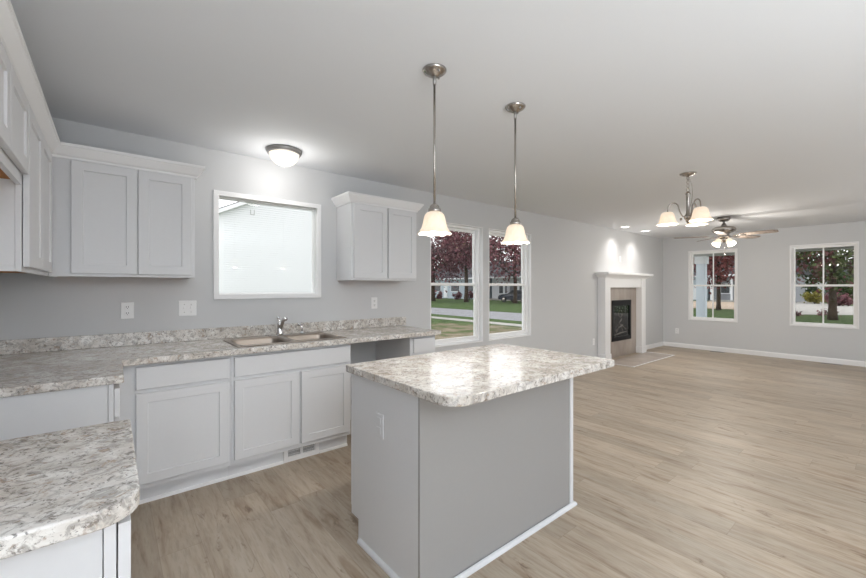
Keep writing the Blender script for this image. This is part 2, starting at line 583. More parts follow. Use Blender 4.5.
def rounded(x0, x1, y0, y1, r, seg=8):
    """rounded rectangle; r = radii at (x0,y0),(x1,y0),(x1,y1),(x0,y1)"""
    out = []
    for (cx, cy, sx, sy, a0, rr) in ((x0, y0, 1, 1, 180, r[0]), (x1, y0, -1, 1, 270, r[1]), (x1, y1, -1, -1, 0, r[2]), (x0, y1, 1, -1, 90, r[3])):
        for k in range(seg + 1):
            a = R(a0 + 90 * k / seg)
            out.append((cx + sx * rr + rr * math.cos(a), cy + sy * rr + rr * math.sin(a)))
    return out


# ------------------------------------------------------------------ room shell
XL, XF, YB, YN, H = -0.60, 9.73, 3.55, -4.0, 2.44
W1 = (.635, 1.533, 1.237, 2.110)
W2 = (2.880, 3.778, .615, 2.120)
W3 = (3.886, 4.812, .615, 2.120)
W4 = (2.175, 3.035, .625, 2.110)     # y0, y1, z0, z1 on the far wall
W5 = (.520, 1.385, .625, 2.100)

structure(MB().box(XL - .15, XF + .15, YN - .15, YB + .15, -.15, 0).build('floor', M['floor']), 'light oak plank floor of the open room', 'floor')
structure(MB().box(XL - .15, XF + .15, YN - .15, YB + .15, H, H + .15).build('ceiling', M['ceiling']), 'flat white painted ceiling', 'ceiling')


def inside(w_, a, b):
    return w_[0] < a < w_[1] and w_[2] < b < w_[3]


xs = sorted({XL - .15, XF + .15, *W1[:2], *W2[:2], *W3[:2]})
zs = sorted({0, H, *W1[2:], *W2[2:]})
structure(MB().cells(xs, zs, lambda a, b: not (inside(W1, a, b) or inside(W2, a, b) or inside(W3, a, b)), YB, YB + .15, 'y').build('wall_back', M['wall']),
          'light grey back wall with the sink window and fireplace', 'wall')
ys = sorted({YN, YB, *W4[:2], *W5[:2]})
zs = sorted({0, H, *W4[2:], *W5[2:]})
structure(MB().cells(ys, zs, lambda a, b: not (inside(W4, a, b) or inside(W5, a, b)), XF, XF + .15, 'x').build('wall_right', M['wall']),
          'light grey far wall with the two porch windows', 'wall')
structure(MB().cells([YN, -3.7, -1.5, YB], [0, 2.3, H], lambda a, b: not (-3.7 < a < -1.5 and b < 2.3), XL - .15, XL, 'x').build('wall_left', M['wall']),
          'light grey wall behind the range cabinets', 'wall')
structure(MB().box(XL - .15, XF + .15, YN - .15, YN, 0, H).build('wall_front', M['wall']), 'light grey wall behind the camera', 'wall')

BP = [(0, 0), (.014, 0), (.014, .07), (.010, .084), (.004, .092), (0, .092)]
structure(MB().sweep([(2.47, YB), (6.69, YB)][::1], BP).build('baseboard_back', M['trim']), 'white baseboard under the double hung windows', 'baseboard')
structure(MB().sweep([(8.53, YB), (XF - .0141, YB)], BP).build('baseboard_corner', M['trim']), 'short white baseboard right of the fireplace', 'baseboard')
structure(MB().sweep([(XF, YB - .001), (XF, YN + .001)], BP).build('baseboard_right', M['trim']), 'white baseboard along the far wall', 'baseboard')


def window(name, wl, face, label, axis, grid, rec=.085, casing=0.0, fw=.04):
    """axis 'y': in the back wall (outward +Y); axis 'x': in the far wall (outward +X)"""
    a0, a1, z0, z1 = wl
    loc = ((a0 + a1) / 2, face, z0) if axis == 'y' else (face, (a0 + a1) / 2, z0)
    t = structure(thing(name, loc, None, None), label, 'window')
    full = lambda i0, i1, c0, c1: MB().cells([a0 + i0, a0 + i1, a1 - i1, a1 - i0], [z0 + i0, z0 + i1, z1 - i1, z1 - i0],
                                             lambda a, b: not (a0 + i1 < a < a1 - i1 and z0 + i1 < b < z1 - i1), c0, c1, axis)

    def ring(b0, b1, y0, y1, wd, c0, c1):
        return MB().cells([b0, b0 + wd, b1 - wd, b1], [y0, y0 + wd, y1 - wd, y1], lambda a, b: not (b0 + wd < a < b1 - wd and y0 + wd < b < y1 - wd), c0, c1, axis)
    lin_ = full(.001, .012, face + .001, face + .148)      # jamb liner
    lin_.build('jamb_liner', M['trim'], t)
    if casing:
        MB().cells([a0 - .004, a0 + casing, a1 - casing, a1 + .004], [z0 - .004, z0 + casing, z1 - casing, z1 + .004],
                   lambda a, b: not (a0 + casing < a < a1 - casing and z0 + casing < b < z1 - casing), face - .014, face + .0005, axis).build('casing', M['trim'], t, .003)
    i = .012
    ring(a0 + i, a1 - i, z0 + i, z1 - i, fw, face + rec - .02, face + .14).build('window_frame', M['vinyl'], t, .003)
    b0, b1, y0, y1 = a0 + i + fw, a1 - i - fw, z0 + i + fw, z1 - i - fw

    def sash(y0, y1, c, wd, name_):
        s = ring(b0, b1, y0, y1, wd, c, c + .028).build(name_, M['vinyl'], t, .003)
        lo, hi = (b0 + wd - .004, b1 - wd + .004)
        g = MB()
        if axis == 'y': g.box(lo, hi, c + .012, c + .016, y0 + wd - .004, y1 - wd + .004)
        else: g.box(c + .012, c + .016, lo, hi, y0 + wd - .004, y1 - wd + .004)
        g.build('pane', M['glass'], s)
        if grid:
            mid = (lo + hi) / 2
            g = MB()
            if axis == 'y': g.box(mid - .010, mid + .010, c + .006, c + .022, y0 + wd, y1 - wd)
            else: g.box(c + .006, c + .022, mid - .010, mid + .010, y0 + wd, y1 - wd)
            g.build('muntin', M['vinyl'], s)
        return s
    if grid is None:
        sash(y0, y1, face + rec, .022, 'sash')
    else:
        mid = (y0 + y1) / 2
        sash(mid - .018, y1, face + rec + .030, .030, 'upper_sash')
        sash(y0, mid + .018, face + rec, .034, 'lower_sash')
    return t


window('window_1', W1, YB, 'square white framed window over the kitchen sink', 'y', None, .07, .036, .012)
window('window_2', W2, YB, 'double hung window just right of the hanging wall cabinet', 'y', False, .075, 0, .03)
window('window_3', W3, YB, 'double hung window nearest the fireplace, with a dark car outside', 'y', False, .075, 0, .03)
window('window_4', W4, XF, 'gridded far window behind the ceiling fan, showing a porch post', 'x', True, .045, .02, .02)
window('window_5', W5, XF, 'gridded far window showing a driveway and tree trunk', 'x', True, .045, .02, .02)

# ------------------------------------------------------------------ kitchen cabinets
UX, UY, NX, NY = (1, 0, 0), (0, 1, 0), (-1, 0, 0), (0, -1, 0)
YF = 2.935           # face frame of the sink run (doors stand 20 mm proud of it)


def door_on_back(t, x0, x1, z0, z1, yf, name='door', rail=.056, nb=None):
    return MB().shaker((x0, yf - .002, z0), UX, NY, x1 - x0, z1 - z0, .02, rail).build(name, M['cab'], t)


def door_on_left(t, y0, y1, z0, z1, xf, name='door', rail=.056):
    return MB().shaker((xf + .003, y0, z0), UY, UX, y1 - y0, z1 - z0, .02, rail).build(name, M['cab'], t)


def toe(t, x0, x1, name='toe_kick', y=3.00):
    b = MB().box(x0, x1, y, y + .012, 0, .112).build(name, M['cab'], t)
    MB().prism([(y, 0), (y, .02), (y - .004, .017), (y - .012, .012), (y - .013, 0)], x0, x1, 'x').build('shoe_mould', M['trim'], b)
    return b


# base cabinet with one drawer, left of the sink
t = thing('base_cabinet', (.3, 3.2, 0), 'white base cabinet with one drawer over one wide door, left of the sink doors', 'cabinet', 'base cabinets of the sink run')
MB().box(.03, .628, YF + .019, YB - .003, .112, .875).build('carcass', M['cab'], t)
MB().box(.008, .628, YF, YF + .0185, .112, .875).build('face_frame', M['cab'], t, .001)
door_on_back(t, .112, .612, .147, .690, YF)
door_on_back(t, .112, .612, .716, .850, YF, 'drawer', 0)
toe(t, .03, .6285)
# sink base
t = thing('sink_base_cabinet', (1.08, 3.2, 0), 'white sink base cabinet with a long false front over two doors', 'cabinet', 'base cabinets of the sink run')
MB().cells([.6295, .6475, 1.512, 1.530], [YF + .019, YB - .02, YB - .003], lambda a, b: True, .112, .13).build('bottom_panel', M['cab'], t)
for (a, b) in ((.6295, .6475), (1.512, 1.530)):
    MB().box(a, b, YF + .019, YB - .003, .131, .875).build('side_panel', M['panel'], t)
MB().box(.6295, 1.530, YF, YF + .0185, .112, .875).build('face_frame', M['cab'], t, .001)
door_on_back(t, .648, 1.090, .147, .690, YF)
door_on_back(t, 1.110, 1.515, .147, .690, YF)
door_on_back(t, .648, 1.515, .716, .850, YF, 'false_front', 0)
toe(t, .6305, 1.00); toe(t, 1.285, 1.53)
MB().box(1.0, 1.285, 3.012, 3.02, 0, .112).build('toe_kick', M['cab'], t)

t = thing('vent_register', (1.14, 3.0, 0), 'white two-grille vent register set in the toe kick under the sink', 'vent')
MB().cells([1.003, 1.035, 1.135, 1.15, 1.25, 1.282], [.022, .036, .088, .102], lambda a, b: b < .036 or b > .088 or a < 1.035 or a > 1.25 or 1.135 < a < 1.15, 2.992, 3.010, 'y').build('frame', M['trim'], t, .001)
for a, b in ((1.035, 1.135), (1.15, 1.25)):
    m = MB()
    for k in range(12):
        x = a + (b - a) * (k + .5) / 12
        m.obox((x, 3.003, .062), (.8, .6, 0), (-.6, .8, 0), (0, 0, 1), .003, .0008, .0258)
    for z in (.05, .074):
        m.box(a, b, 3.0, 3.004, z - .001, z + .001)
    m.build('grille', M['trim'], t)
    MB().box(a - .004, b + .004, 3.0105, 3.0115, .03, .094).build('duct_opening', M['dark'], t)
MB().box(1.003, 1.282, 2.992, 3.010, 0, .0215).build('base_strip', M['trim'], t)

# right end base cabinet
t = thing('base_cabinet', (2.3, 3.2, 0), 'narrow white base cabinet with one drawer at the window end of the counter', 'cabinet', 'base cabinets of the sink run')
MB().box(2.140, 2.440, YF + .019, YB - .003, .112, .875).build('carcass', M['panel'], t)
MB().box(2.140, 2.440, YF, YF + .0185, .112, .875).build('face_frame', M['cab'], t, .001)
door_on_back(t, 2.172, 2.425, .147, .690, YF)
door_on_back(t, 2.172, 2.425, .716, .850, YF, 'drawer', 0)
toe(t, 2.14, 2.44)

# corner base under the left leg of the L
XB = -.012           # rear of the left leg face frames
t = thing('corner_base_cabinet', (-.3, 2.9, 0), 'white corner base cabinet with a plain end panel facing the range gap', 'cabinet', 'base cabinets of the range wall')
MB().box(XL + .003, XB - .001, 2.392, YB - .003, .112, .875).build('carcass', M['panel'], t)
MB().box(XL + .003, XB - .002, 2.380, 2.3915, 0, .875).build('end_panel', M['panel'], t)
MB().box(XB, XB + .019, 2.378, 2.93, .112, .875).build('face_frame', M['cab'], t, .001)
door_on_left(t, 2.385, 2.84, .147, .690, XB + .019)
door_on_left(t, 2.385, 2.84, .716, .850, XB + .019, 'drawer', 0)
MB().box(-.075, -.063, 2.392, 3.0, 0, .111).build('toe_kick', M['cab'], t)
# near base cabinet
t = thing('base_cabinet', (-.3, 1.3, 0), 'white base cabinet under the round cornered counter in the near left corner', 'cabinet', 'base cabinets of the range wall')
MB().box(XL + .003, XB - .001, 1.002, 1.55, .112, .875).build('carcass', M['panel'], t)
MB().box(XL + .003, XB - .002, .990, 1.0015, 0, .875).build('end_panel', M['panel'], t)
MB().box(XB, XB + .019, .986, 1.55, .112, .875).build('face_frame', M['cab'], t, .001)
door_on_left(t, .990, 1.54, .147, .690, XB + .019)
door_on_left(t, .990, 1.54, .716, .862, XB + .019, 'drawer', 0)
MB().box(-.075, -.063, 1.002, 1.55, 0, .111).build('toe_kick', M['cab'], t)

# ------------------------------------------------------------------ worktops
CT, CB = .914, .876
SX0, SX1, SY0, SY1 = .690, 1.480, 2.955, 3.415        # sink cut-out
t = thing('countertop', (.9, 3.2, CB), 'long L shaped speckled countertop with upstand under the sink window', 'countertop')
MB().cells(sorted({XL + .002, .045, SX0, SX1, 2.450}), sorted({2.362, 2.850, SY0, SY1, YB - .002}),
           lambda a, b: (a < .045 or b > 2.850) and not (SX0 < a < SX1 and SY0 < b < SY1), CB, CT).build('worktop', M['granite'], t, .005, 3)
MB().cells([XL + .002, XL + .020, 2.520], [2.362, YB - .020, YB - .002], lambda a, b: a < XL + .02 or b > YB - .02, CT + .0003, 1.004).build('backsplash', M['granite'], t, .003)
t = tag(MB().prism(rounded(XL + .002, .046, .955, 1.567, (.01, .075, .006, .006)), CB, CT).build('countertop', M['granite'], None, .005, 3),
        'short speckled countertop with a rounded corner in the near left corner', 'countertop')

# ------------------------------------------------------------------ sink, faucet, sprayer
t = thing('kitchen_sink', (1.085, 3.185, CT), 'double bowl stainless steel sink set into the long countertop', 'sink')
S0, S1, T0, T1 = .672, 1.498, 2.938, 3.432
bowls = ((.700, 1.070), (1.100, 1.470))
B0, B1 = 2.972, 3.352
top = CT + .006
fl = MB()
fl.cells([S0 + .001, bowls[0][0], bowls[0][1], bowls[1][0], bowls[1][1], S1 - .001], [T0 + .001, B0, B1, T1 - .001],
         lambda a, b: not ((bowls[0][0] < a < bowls[0][1] or bowls[1][0] < a < bowls[1][1]) and B0 < b < B1), CT + .001, top)
fl.build('rim', M['steel'], t, .003, 2)
for k, (x0, x1) in enumerate(bowls):
    loops = []
    for ins, z, r in ((-.006, top + .0012, .05), (0, top + .0012, .05), (.006, top - .004, .05), (.010, top - .02, .055), (.016, CT - .14, .06), (.03, CT - .165, .06), (.06, CT - .172, .05)):
        loops.append([(a, b, z) for a, b in rounded(x0 + ins, x1 - ins, B0 + ins, B1 - ins, (r,) * 4, 6)])
    bo = MB().loft(loops, False, True, True).build('bowl', M['steel'], t)
    MB().lathe([(.0, .003), (.028, .003), (.040, .006), (.044, .001)], ((x0 + x1) / 2, 3.2, CT - .172), 24).build('drain', M['chrome'], bo)

fx, fy = 1.105, 3.395
t = thing('kitchen_faucet', (fx, fy, top), 'single lever chrome faucet behind the two sink bowls', 'faucet')
MB().prism(rounded(fx - .09, fx + .09, fy - .026, fy + .026, (.025,) * 4, 6), top, top + .008).build('base_plate', M['chrome'], t, .003)
MB().lathe([(.0, .008), (.028, .008), (.027, .02), (.022, .03), (.021, .085), (.024, .095), (.020, .108), (.0, .112)], (fx, fy, top), 20).build('body', M['chrome'], t)
MB().tube(curve_pts([(fx + .004, fy - .004, top + .05), (fx + .008, fy - .030, top + .092), (fx + .010, fy - .056, top + .128), (fx + .012, fy - .078, top + .146), (fx + .014, fy - .108, top + .146)]),
          [.014] * 18 + [.016, .017, .018, .018, .018, .017, .016], 12).build('spout', M['chrome'], t)
MB().tube(curve_pts([(fx, fy, top + .10), (fx - .006, fy + .008, top + .13), (fx - .012, fy + .012, top + .162)]),
          [.008, .007, .006, .006, .006, .006, .007, .007, .009, .011, .012, .012, .010], 10).build('lever', M['chrome'], t)
px_, py_ = 1.300, 3.405
t = thing('side_sprayer', (px_, py_, top), 'small chrome side sprayer right of the faucet', 'sprayer')
MB().lathe([(.0, .0), (.023, .0), (.022, .010), (.014, .022), (.0, .024)], (px_, py_, top), 16).build('holder', M['chrome'], t)
MB().tube([(px_, py_, top + .015), (px_, py_, top + .05), (px_ - .003, py_ - .004, top + .08)], [.010, .009, .010], 12).build('handle', M['chrome'], t)
MB().tube([(px_ + .012, py_ + .004, top + .086), (px_ - .008, py_ - .008, top + .090), (px_ - .035, py_ - .022, top + .084), (px_ - .043, py_ - .026, top + .078)], [.009, .013, .014, .012], 12).build('head', M['chrome'], t)

# ------------------------------------------------------------------ wall cabinets
ZU, ZT = 1.397, 2.125
CROWN = [(0, 2.112), (.010, 2.112), (.012, 2.124), (.022, 2.132), (.034, 2.150), (.046, 2.168), (.050, 2.176), (.056, 2.178), (.056, 2.196), (0, 2.196)]
XU, YU = -.292, 3.252      # front of the left and back face frames
inner = [(XU, .955), (XU, YU), (.462, YU), (.462, YB - .001)]


def upper_box(t, x0, x1, y0, y1, z0, z1, front):
    """carcass, raw bottom panel and face frame; front 'x' faces +X, 'y' faces -Y"""
    if front == 'x':
        MB().box(x0, x1 - .0195, y0, y1, z0 + .022, z1).build('carcass', M['cab'], t)
        MB().box(x0 + .01, x1 - .0195, y0 + .013, y1 - .013, z0 + .014, z0 + .0215).build('bottom_panel', M['raw'], t)
        MB().box(x0, x1 - .0195, y0, y0 + .0125, z0, z0 + .0215).build('side_edge', M['cab'], t)
        MB().box(x1 - .019, x1, y0, y1, z0, z1).build('face_frame', M['cab'], t, .001)
    else:
        MB().box(x0, x1, y0 + .0195, y1, z0 + .022, z1).build('carcass', M['cab'], t)
        MB().box(x0 + .013, x1 - .013, y0 + .0195, y1 - .01, z0 + .014, z0 + .0215).build('bottom_panel', M['raw'], t)
        for a in (x0, x1 - .0125):
            MB().box(a, a + .0125, y0 + .0195, y1, z0, z0 + .0215).build('side_edge', M['cab'], t)
        MB().box(x0, x1, y0, y0 + .019, z0, z1).build('face_frame', M['cab'], t, .001)


t = thing('wall_cabinet', (-.44, 1.95, 1.76), 'short white wall cabinet over the range gap, cut off by the left picture edge', 'cabinet', 'wall cabinets')
upper_box(t, XL + .002, XU, 1.58, 2.358, 1.76, ZT, 'x')
door_on_left(t, 1.59, 1.966, 1.805, 2.108, XU)
door_on_left(t, 1.972, 2.352, 1.805, 2.108, XU)
MB().sweep([(XU, 1.58), (XU, 2.3598)], CROWN).build('crown', M['trim'], t)
t = thing('wall_cabinet', (-.44, 2.8, ZU), 'tall white wall cabinet with two doors seen edge-on by the corner', 'cabinet', 'wall cabinets')
upper_box(t, XL + .002, XU, 2.362, 3.247, ZU, ZT, 'x')
door_on_left(t, 2.372, 2.775, 1.418, 2.108, XU)
door_on_left(t, 2.781, 3.185, 1.418, 2.108, XU)
MB().sweep([(XU, 2.3602), (XU, YU), (.462, YU), (.462, YB - .001)], CROWN, 0, 1).build('crown', M['trim'], t)
t = thing('wall_cabinet', (.1, 3.4, ZU), 'white two-door wall cabinet left of the sink window, its right end free', 'cabinet', 'wall cabinets')
upper_box(t, XU + .001, .462, YU, YB - .002, ZU, ZT, 'y')
door_on_back(t, -.191, .131, 1.416, 2.108, YU)
door_on_back(t, .136, .438, 1.416, 2.108, YU)
MB().sweep([(XU, 2.37), (XU, YU), (.462, YU), (.462, YB - .001)], CROWN, 1, 3).build('crown', M['trim'], t)
t = thing('wall_cabinet', (2.07, 3.4, ZU), 'white two-door wall cabinet hanging alone between the sink window and tall windows', 'cabinet', 'wall cabinets')
upper_box(t, 1.700, 2.452, YU, YB - .002, ZU, ZT, 'y')
door_on_back(t, 1.722, 2.082, 1.416, 2.108, YU)
door_on_back(t, 2.096, 2.434, 1.416, 2.108, YU)
MB().sweep([(1.700, YB - .001), (1.700, YU), (2.452, YU), (2.452, YB - .001)], CROWN).build('crown', M['trim'], t)

# ------------------------------------------------------------------ island
t = thing('kitchen_island', (1.6, 1.6, 0), 'kitchen island with taupe back panel standing alone on the plank floor', 'island')
IX0, IX1, IY0, IY1 = 1.002, 2.180, 1.305, 1.895
MB().prism([(IY0 + .012, 0), (IY1 - .06, 0), (IY1 - .06, .112), (IY1, .112), (IY1, .875), (IY0 + .012, .875)], IX0, IX0 + .012, 'x').build('end_panel', M['panel'], t)
MB().prism([(IY0 + .012, 0), (IY1 - .06, 0), (IY1 - .06, .112), (IY1, .112), (IY1, .875), (IY0 + .012, .875)], IX0 + .013, IX1 - .001, 'x').build('carcass', M['cab'], t)
MB().box(IX0, IX1 - .0305, IY0, IY0 + .0115, 0, .875).build('back_panel', M['darkened'], t)
MB().box(IX1 - .030, IX1 + .002, IY0 - .006, IY0 + .0115, 0, .875).build('corner_trim', M['panel'], t, .002)
MB().box(IX0, IX1, IY1 + .0005, IY1 + .016, .112, .875).build('face_frame', M['cab'], t, .001)
for a, b in ((1.010, 1.590), (1.600, 2.172)):
    MB().shaker((a, IY1 + .018, .147), UX, UY, b - a, .543, .02, .056).build('door', M['cab'], t)
    MB().shaker((a, IY1 + .018, .716), UX, UY, b - a, .134, .02, 0).build('drawer', M['cab'], t)
SH = [(0, 0), (.016, 0), (.015, .010), (.010, .018), (0, .022)]
MB().sweep([(IX0, IY1 - .075), (IX0, IY0 - .0065), (IX1 + .003, IY0 - .0065), (IX1 + .003, IY0 + .02)][::-1], [(-o, z) for o, z in SH]).build('shoe_mould', M['panel'], t)
# outlet on the end panel
ou = MB().box(IX0 - .006, IX0 - .0003, 1.585, 1.655, .605, .722).build('outlet', M['panel'], t, .003)
for z in (.640, .687):
    so = MB().box(IX0 - .0085, IX0 - .0062, 1.603, 1.637, z - .016, z + .016).build('receptacle', M['panel'], ou, .002)
tag(MB().prism(rounded(.972, 2.237, 1.066, 1.925, (.085, .02, .03, .01)), CB, CT).build('countertop', M['granite'], None, .005, 3),
    'speckled stone-look countertop on the island, mirroring the bright windows', 'countertop')

# ------------------------------------------------------------------ outlets and switches
def plate(name, x, z, wdt, hgt, wall, label, kind='outlet', group='wall plates'):
    """wall 'b' the back wall, 'f' the far wall (x is then y)"""
    loc = (x, YB, z) if wall == 'b' else (XF, x, z)
    t = thing(name, loc, label, 'switch' if kind == 'switch' else 'outlet', group)

    def bx(a0, a1, d0, d1, z0, z1):
        return MB().box(a0, a1, YB - d1, YB - d0, z0, z1) if wall == 'b' else MB().box(XF - d1, XF - d0, a0, a1, z0, z1)
    bx(x - wdt / 2, x + wdt / 2, .0003, .006, z - hgt / 2, z + hgt / 2).build('cover_plate', M['plastic'], t, .003)
    if kind == 'outlet':
        for dz in (-.022, .022):
            r = bx(x - .016, x + .016, .0062, .0085, z + dz - .014, z + dz + .014).build('receptacle', M['plastic'], t, .003)
            m = MB()
            for dx in (-.006, .006):
                q = bx(x + dx - .0014, x + dx + .0014, .0086, .0092, z + dz - .002, z + dz + .008)
                m.add(q.v, q.f)
            q = bx(x - .002, x + .002, .0086, .0092, z + dz - .010, z + dz - .006); m.add(q.v, q.f)
            m.build('slot', M['dark'], r)
    elif kind == 'switch':
        for dx in (-.023, .023):
            bx(x + dx - .005, x + dx + .005, .0062, .014, z - .004, z + .012).build('toggle', M['plastic'], t, .002)
            for dz in (-.03, .03):
                bx(x + dx - .0025, x + dx + .0025, .0062, .0072, z + dz - .0025, z + dz + .0025).build('screw', M['nickel'], t)
    return t


plate('wall_outlet', .087, 1.165, .074, .118, 'b', 'white wall outlet under the left wall cabinet, nearest the corner')
plate('light_switch', .455, 1.168, .118, .118, 'b', 'white double toggle switch plate just left of the sink window', 'switch')
plate('wall_outlet', 2.122, 1.165, .074, .118, 'b', 'white wall outlet below the lone hanging wall cabinet')
plate('wall_outlet', 6.62, .36, .074, .118, 'b', 'white wall outlet low on the wall left of the fireplace')
plate('cover_plate', 7.63, 1.875, .074, .118, 'b', 'blank white cover plate above the fireplace mantel', 'blank')
plate('wall_outlet', 8.69, 1.30, .074, .118, 'b', 'white wall outlet just right of the mantel at shelf height')
plate('wall_outlet', 8.69, .36, .074, .118, 'b', 'white wall outlet low on the wall right of the fireplace')
plate('wall_outlet', 3.26, .36, .074, .118, 'f', 'white wall outlet low on the far wall left of the first gridded window')

for (y0, y1, lab) in ((2.36, 2.60, 'brown floor register under the far window behind the ceiling fan'), (.70, .97, 'brown floor register under the far window with the driveway view')):
    t = thing('floor_register', (9.62, (y0 + y1) / 2, 0), lab, 'vent', 'floor registers')
    MB().cells([9.565, 9.58, 9.655, 9.67], [y0, y0 + .015, y1 - .015, y1], lambda a, b: not (9.58 < a < 9.655 and y0 + .015 < b < y1 - .015), .0005, .006).build('frame', M['pewter'], t)
    m = MB()
    for k in range(14):
        yy = y0 + .02 + (y1 - y0 - .04) * k / 13
        m.box(9.58, 9.655, yy - .003, yy + .003, .0012, .005)
    m.build('louvres', M['pewter'], t)
    MB().box(9.58, 9.655, y0 + .015, y1 - .015, .0003, .001).build('duct_opening', M['dark'], t)

# ------------------------------------------------------------------ fireplace
FX0, FX1, FY = 6.77, 8.45, 3.407
t = thing('fireplace', (7.61, 3.5, 0), 'gas fireplace with white mantel surround and beige tile on the back wall', 'fireplace')
MB().cells([6.962, 7.215, 8.010, 8.258], [.001, .305, 1.085, 1.325], lambda a, b: not (7.215 < a < 8.01 and .305 < b < 1.085), 3.515, YB - .002, 'y').build('tile_surround', M['tile'], t)
for a, b in ((FX0, FX0 + .190), (FX1 - .190, FX1)):
    pi_ = MB().box(a, b, FY, YB - .002, .13, 1.50).build('pilaster', M['trim'], t, .003)
    MB().box(a - .012, b + .012, FY - .012, YB - .002, .001, .1295).build('plinth', M['trim'], pi_, .003)
MB().box(FX0 + .1905, FX1 - .1905, FY + .02, YB - .002, 1.3255, 1.50).build('frieze', M['trim'], t, .002)
MP = [(0, 1.5005), (.012, 1.5005), (.016, 1.512), (.030, 1.520), (.050, 1.540), (.062, 1.548), (.075, 1.556), (.105, 1.556), (.108, 1.562), (.108, 1.592), (.104, 1.598), (0, 1.598)]
ms = MB().sweep([(FX0, YB - .003), (FX0, FY), (FX1, FY), (FX1, YB - .003)], MP)
ms.build('mantel_shelf', M['trim'], t)
MB().box(FX0 + .0005, FX1 - .0005, FY + .0005, YB - .004, 1.501, 1.5975).build('mantel_core', M['trim'], t)
# firebox
fb = MB().cells([7.217, 7.285, 7.940, 8.008], [.307, .385, .975, 1.083], lambda a, b: not (7.285 < a < 7.94 and .385 < b < .975), 3.500, 3.5405, 'y').build('firebox_frame', M['black'], t, .003)
m = MB()
for z in (.995, 1.018, 1.041, 1.064):
    m.obox((7.6125, 3.497, z), (1, 0, 0), (0, .8, .6), (0, -.6, .8), .37, .006, .002)
m.build('louvres', M['black'], fb)
m = MB()
for z in (.325, .345, .365):
    m.obox((7.6125, 3.497, z), (1, 0, 0), (0, .8, .6), (0, -.6, .8), .37, .006, .002)
m.build('louvres', M['black'], fb)
MB().box(7.287, 7.938, 3.514, 3.518, .387, .973).build('glass_door', M['fireglass'], t)
MB().box(7.287, 7.938, 3.540, 3.5405, .387, .973).build('firebox_back', M['black'], t)
lg = MB()
for (x0, z0, x1, z1, r) in ((7.36, .42, 7.86, .46, .012), (7.40, .50, 7.70, .60, .010), (7.58, .62, 7.84, .50, .010), (7.50, .58, 7.66, .72, .009), (7.70, .46, 7.62, .62, .009), (7.42, .45, 7.52, .55, .010)):
    lg.tube([(x0, 3.529, z0), ((x0 + x1) / 2, 3.528, (z0 + z1) / 2 + .01), (x1, 3.529, z1)], [r * .9, r, r * .8], 10)
lg.build('logs', M['log'], t)
MB().torus((7.6, 3.53, .82), .07, .006, (1, 0, 0), (0, 0, 1), 20, 6).build('wreath', M['log'], t)
t = thing('hearth', (7.61, 3.2, 0), 'beige tile hearth pad on the floor in front of the fireplace', 'hearth')
MB().box(6.69, 8.50, 2.885, 3.394, .0004, .004).build('tile_pad', M['tile'], t)
MB().sweep([(8.50, 3.394), (8.50, 2.885), (6.69, 2.885), (6.69, 3.394)], [(0, .0004), (.028, .0004), (.026, .006), (0, .007)]).build('edge_strip', M['trim'], t)

# ------------------------------------------------------------------ lamps
BELL = [(.030, .112), (.040, .108), (.050, .096), (.056, .075), (.061, .050), (.068, .028), (.078, .012), (.088, .000),
        (.085, .000), (.075, .014), (.065, .030), (.058, .052), (.053, .075), (.047, .093), (.038, .104), (.030, .108)]


def bell(mb, c, s=1.0, axis=(0, 0, 1), wv=.0025):
    return mb.lathe([(r * s, h * s) for r, h in BELL], c, 48, axis, True, lambda r, a: wv * math.cos(8 * a) * max(0, (r / s - .06) / .028))


def point(name, loc, power, radius=.03, color=(1, .94, .85)):
    d = bpy.data.lights.new(name, 'POINT'); d.energy = power; d.shadow_soft_size = radius; d.color = color
    o = bpy.data.objects.new(name, d); col.objects.link(o); o.location = loc
    return o


def pendant(x, y, label):
    t = thing('pendant_light', (x, y, H), label, 'pendant light', 'pendants over the island')
    c = MB().lathe([(.0, -.034), (.018, -.034), (.026, -.026), (.040, -.022), (.056, -.012), (.062, -.004), (.062, -.0002), (.0, -.0002)], (x, y, H), 36).build('canopy', M['nickel'], t)
    for a in (20, 140, 260):
        MB().ball((x + .044 * math.cos(R(a)), y + .044 * math.sin(R(a)), H - .022), .006, 10, 6).build('canopy_nut', M['pewter'], c)
    MB().lathe([(.0, -.075), (.009, -.075), (.010, -.04), (.008, -.034), (.0, -.034)], (x, y, H), 14).build('swivel', M['pewter'], t)
    MB().tube([(x, y, H - .07), (x, y, 1.752)], .0062, 12).build('rod', M['nickel'], t)
    MB().lathe([(.0, 1.758), (.012, 1.756), (.022, 1.748), (.025, 1.742), (.025, 1.735), (.032, 1.730), (.033, 1.717), (.029, 1.712), (.0, 1.712)], (x, y, 0), 28).build('socket_cap', M['nickel'], t)
    bell(MB(), (x, y, 1.602)).build('shade', M['shade'], t)
    MB().ball((x, y, 1.660), .024, 14, 10, 1.2).build('bulb', M['bulb'], t)
    point('pendant_glow', (x, y, 1.622), 10, .03)


pendant(1.274, 1.536, 'pendant lamp with bell shade over the island, the nearer and larger one')
pendant(1.916, 1.532, 'pendant lamp with bell shade over the island, the farther and smaller one')

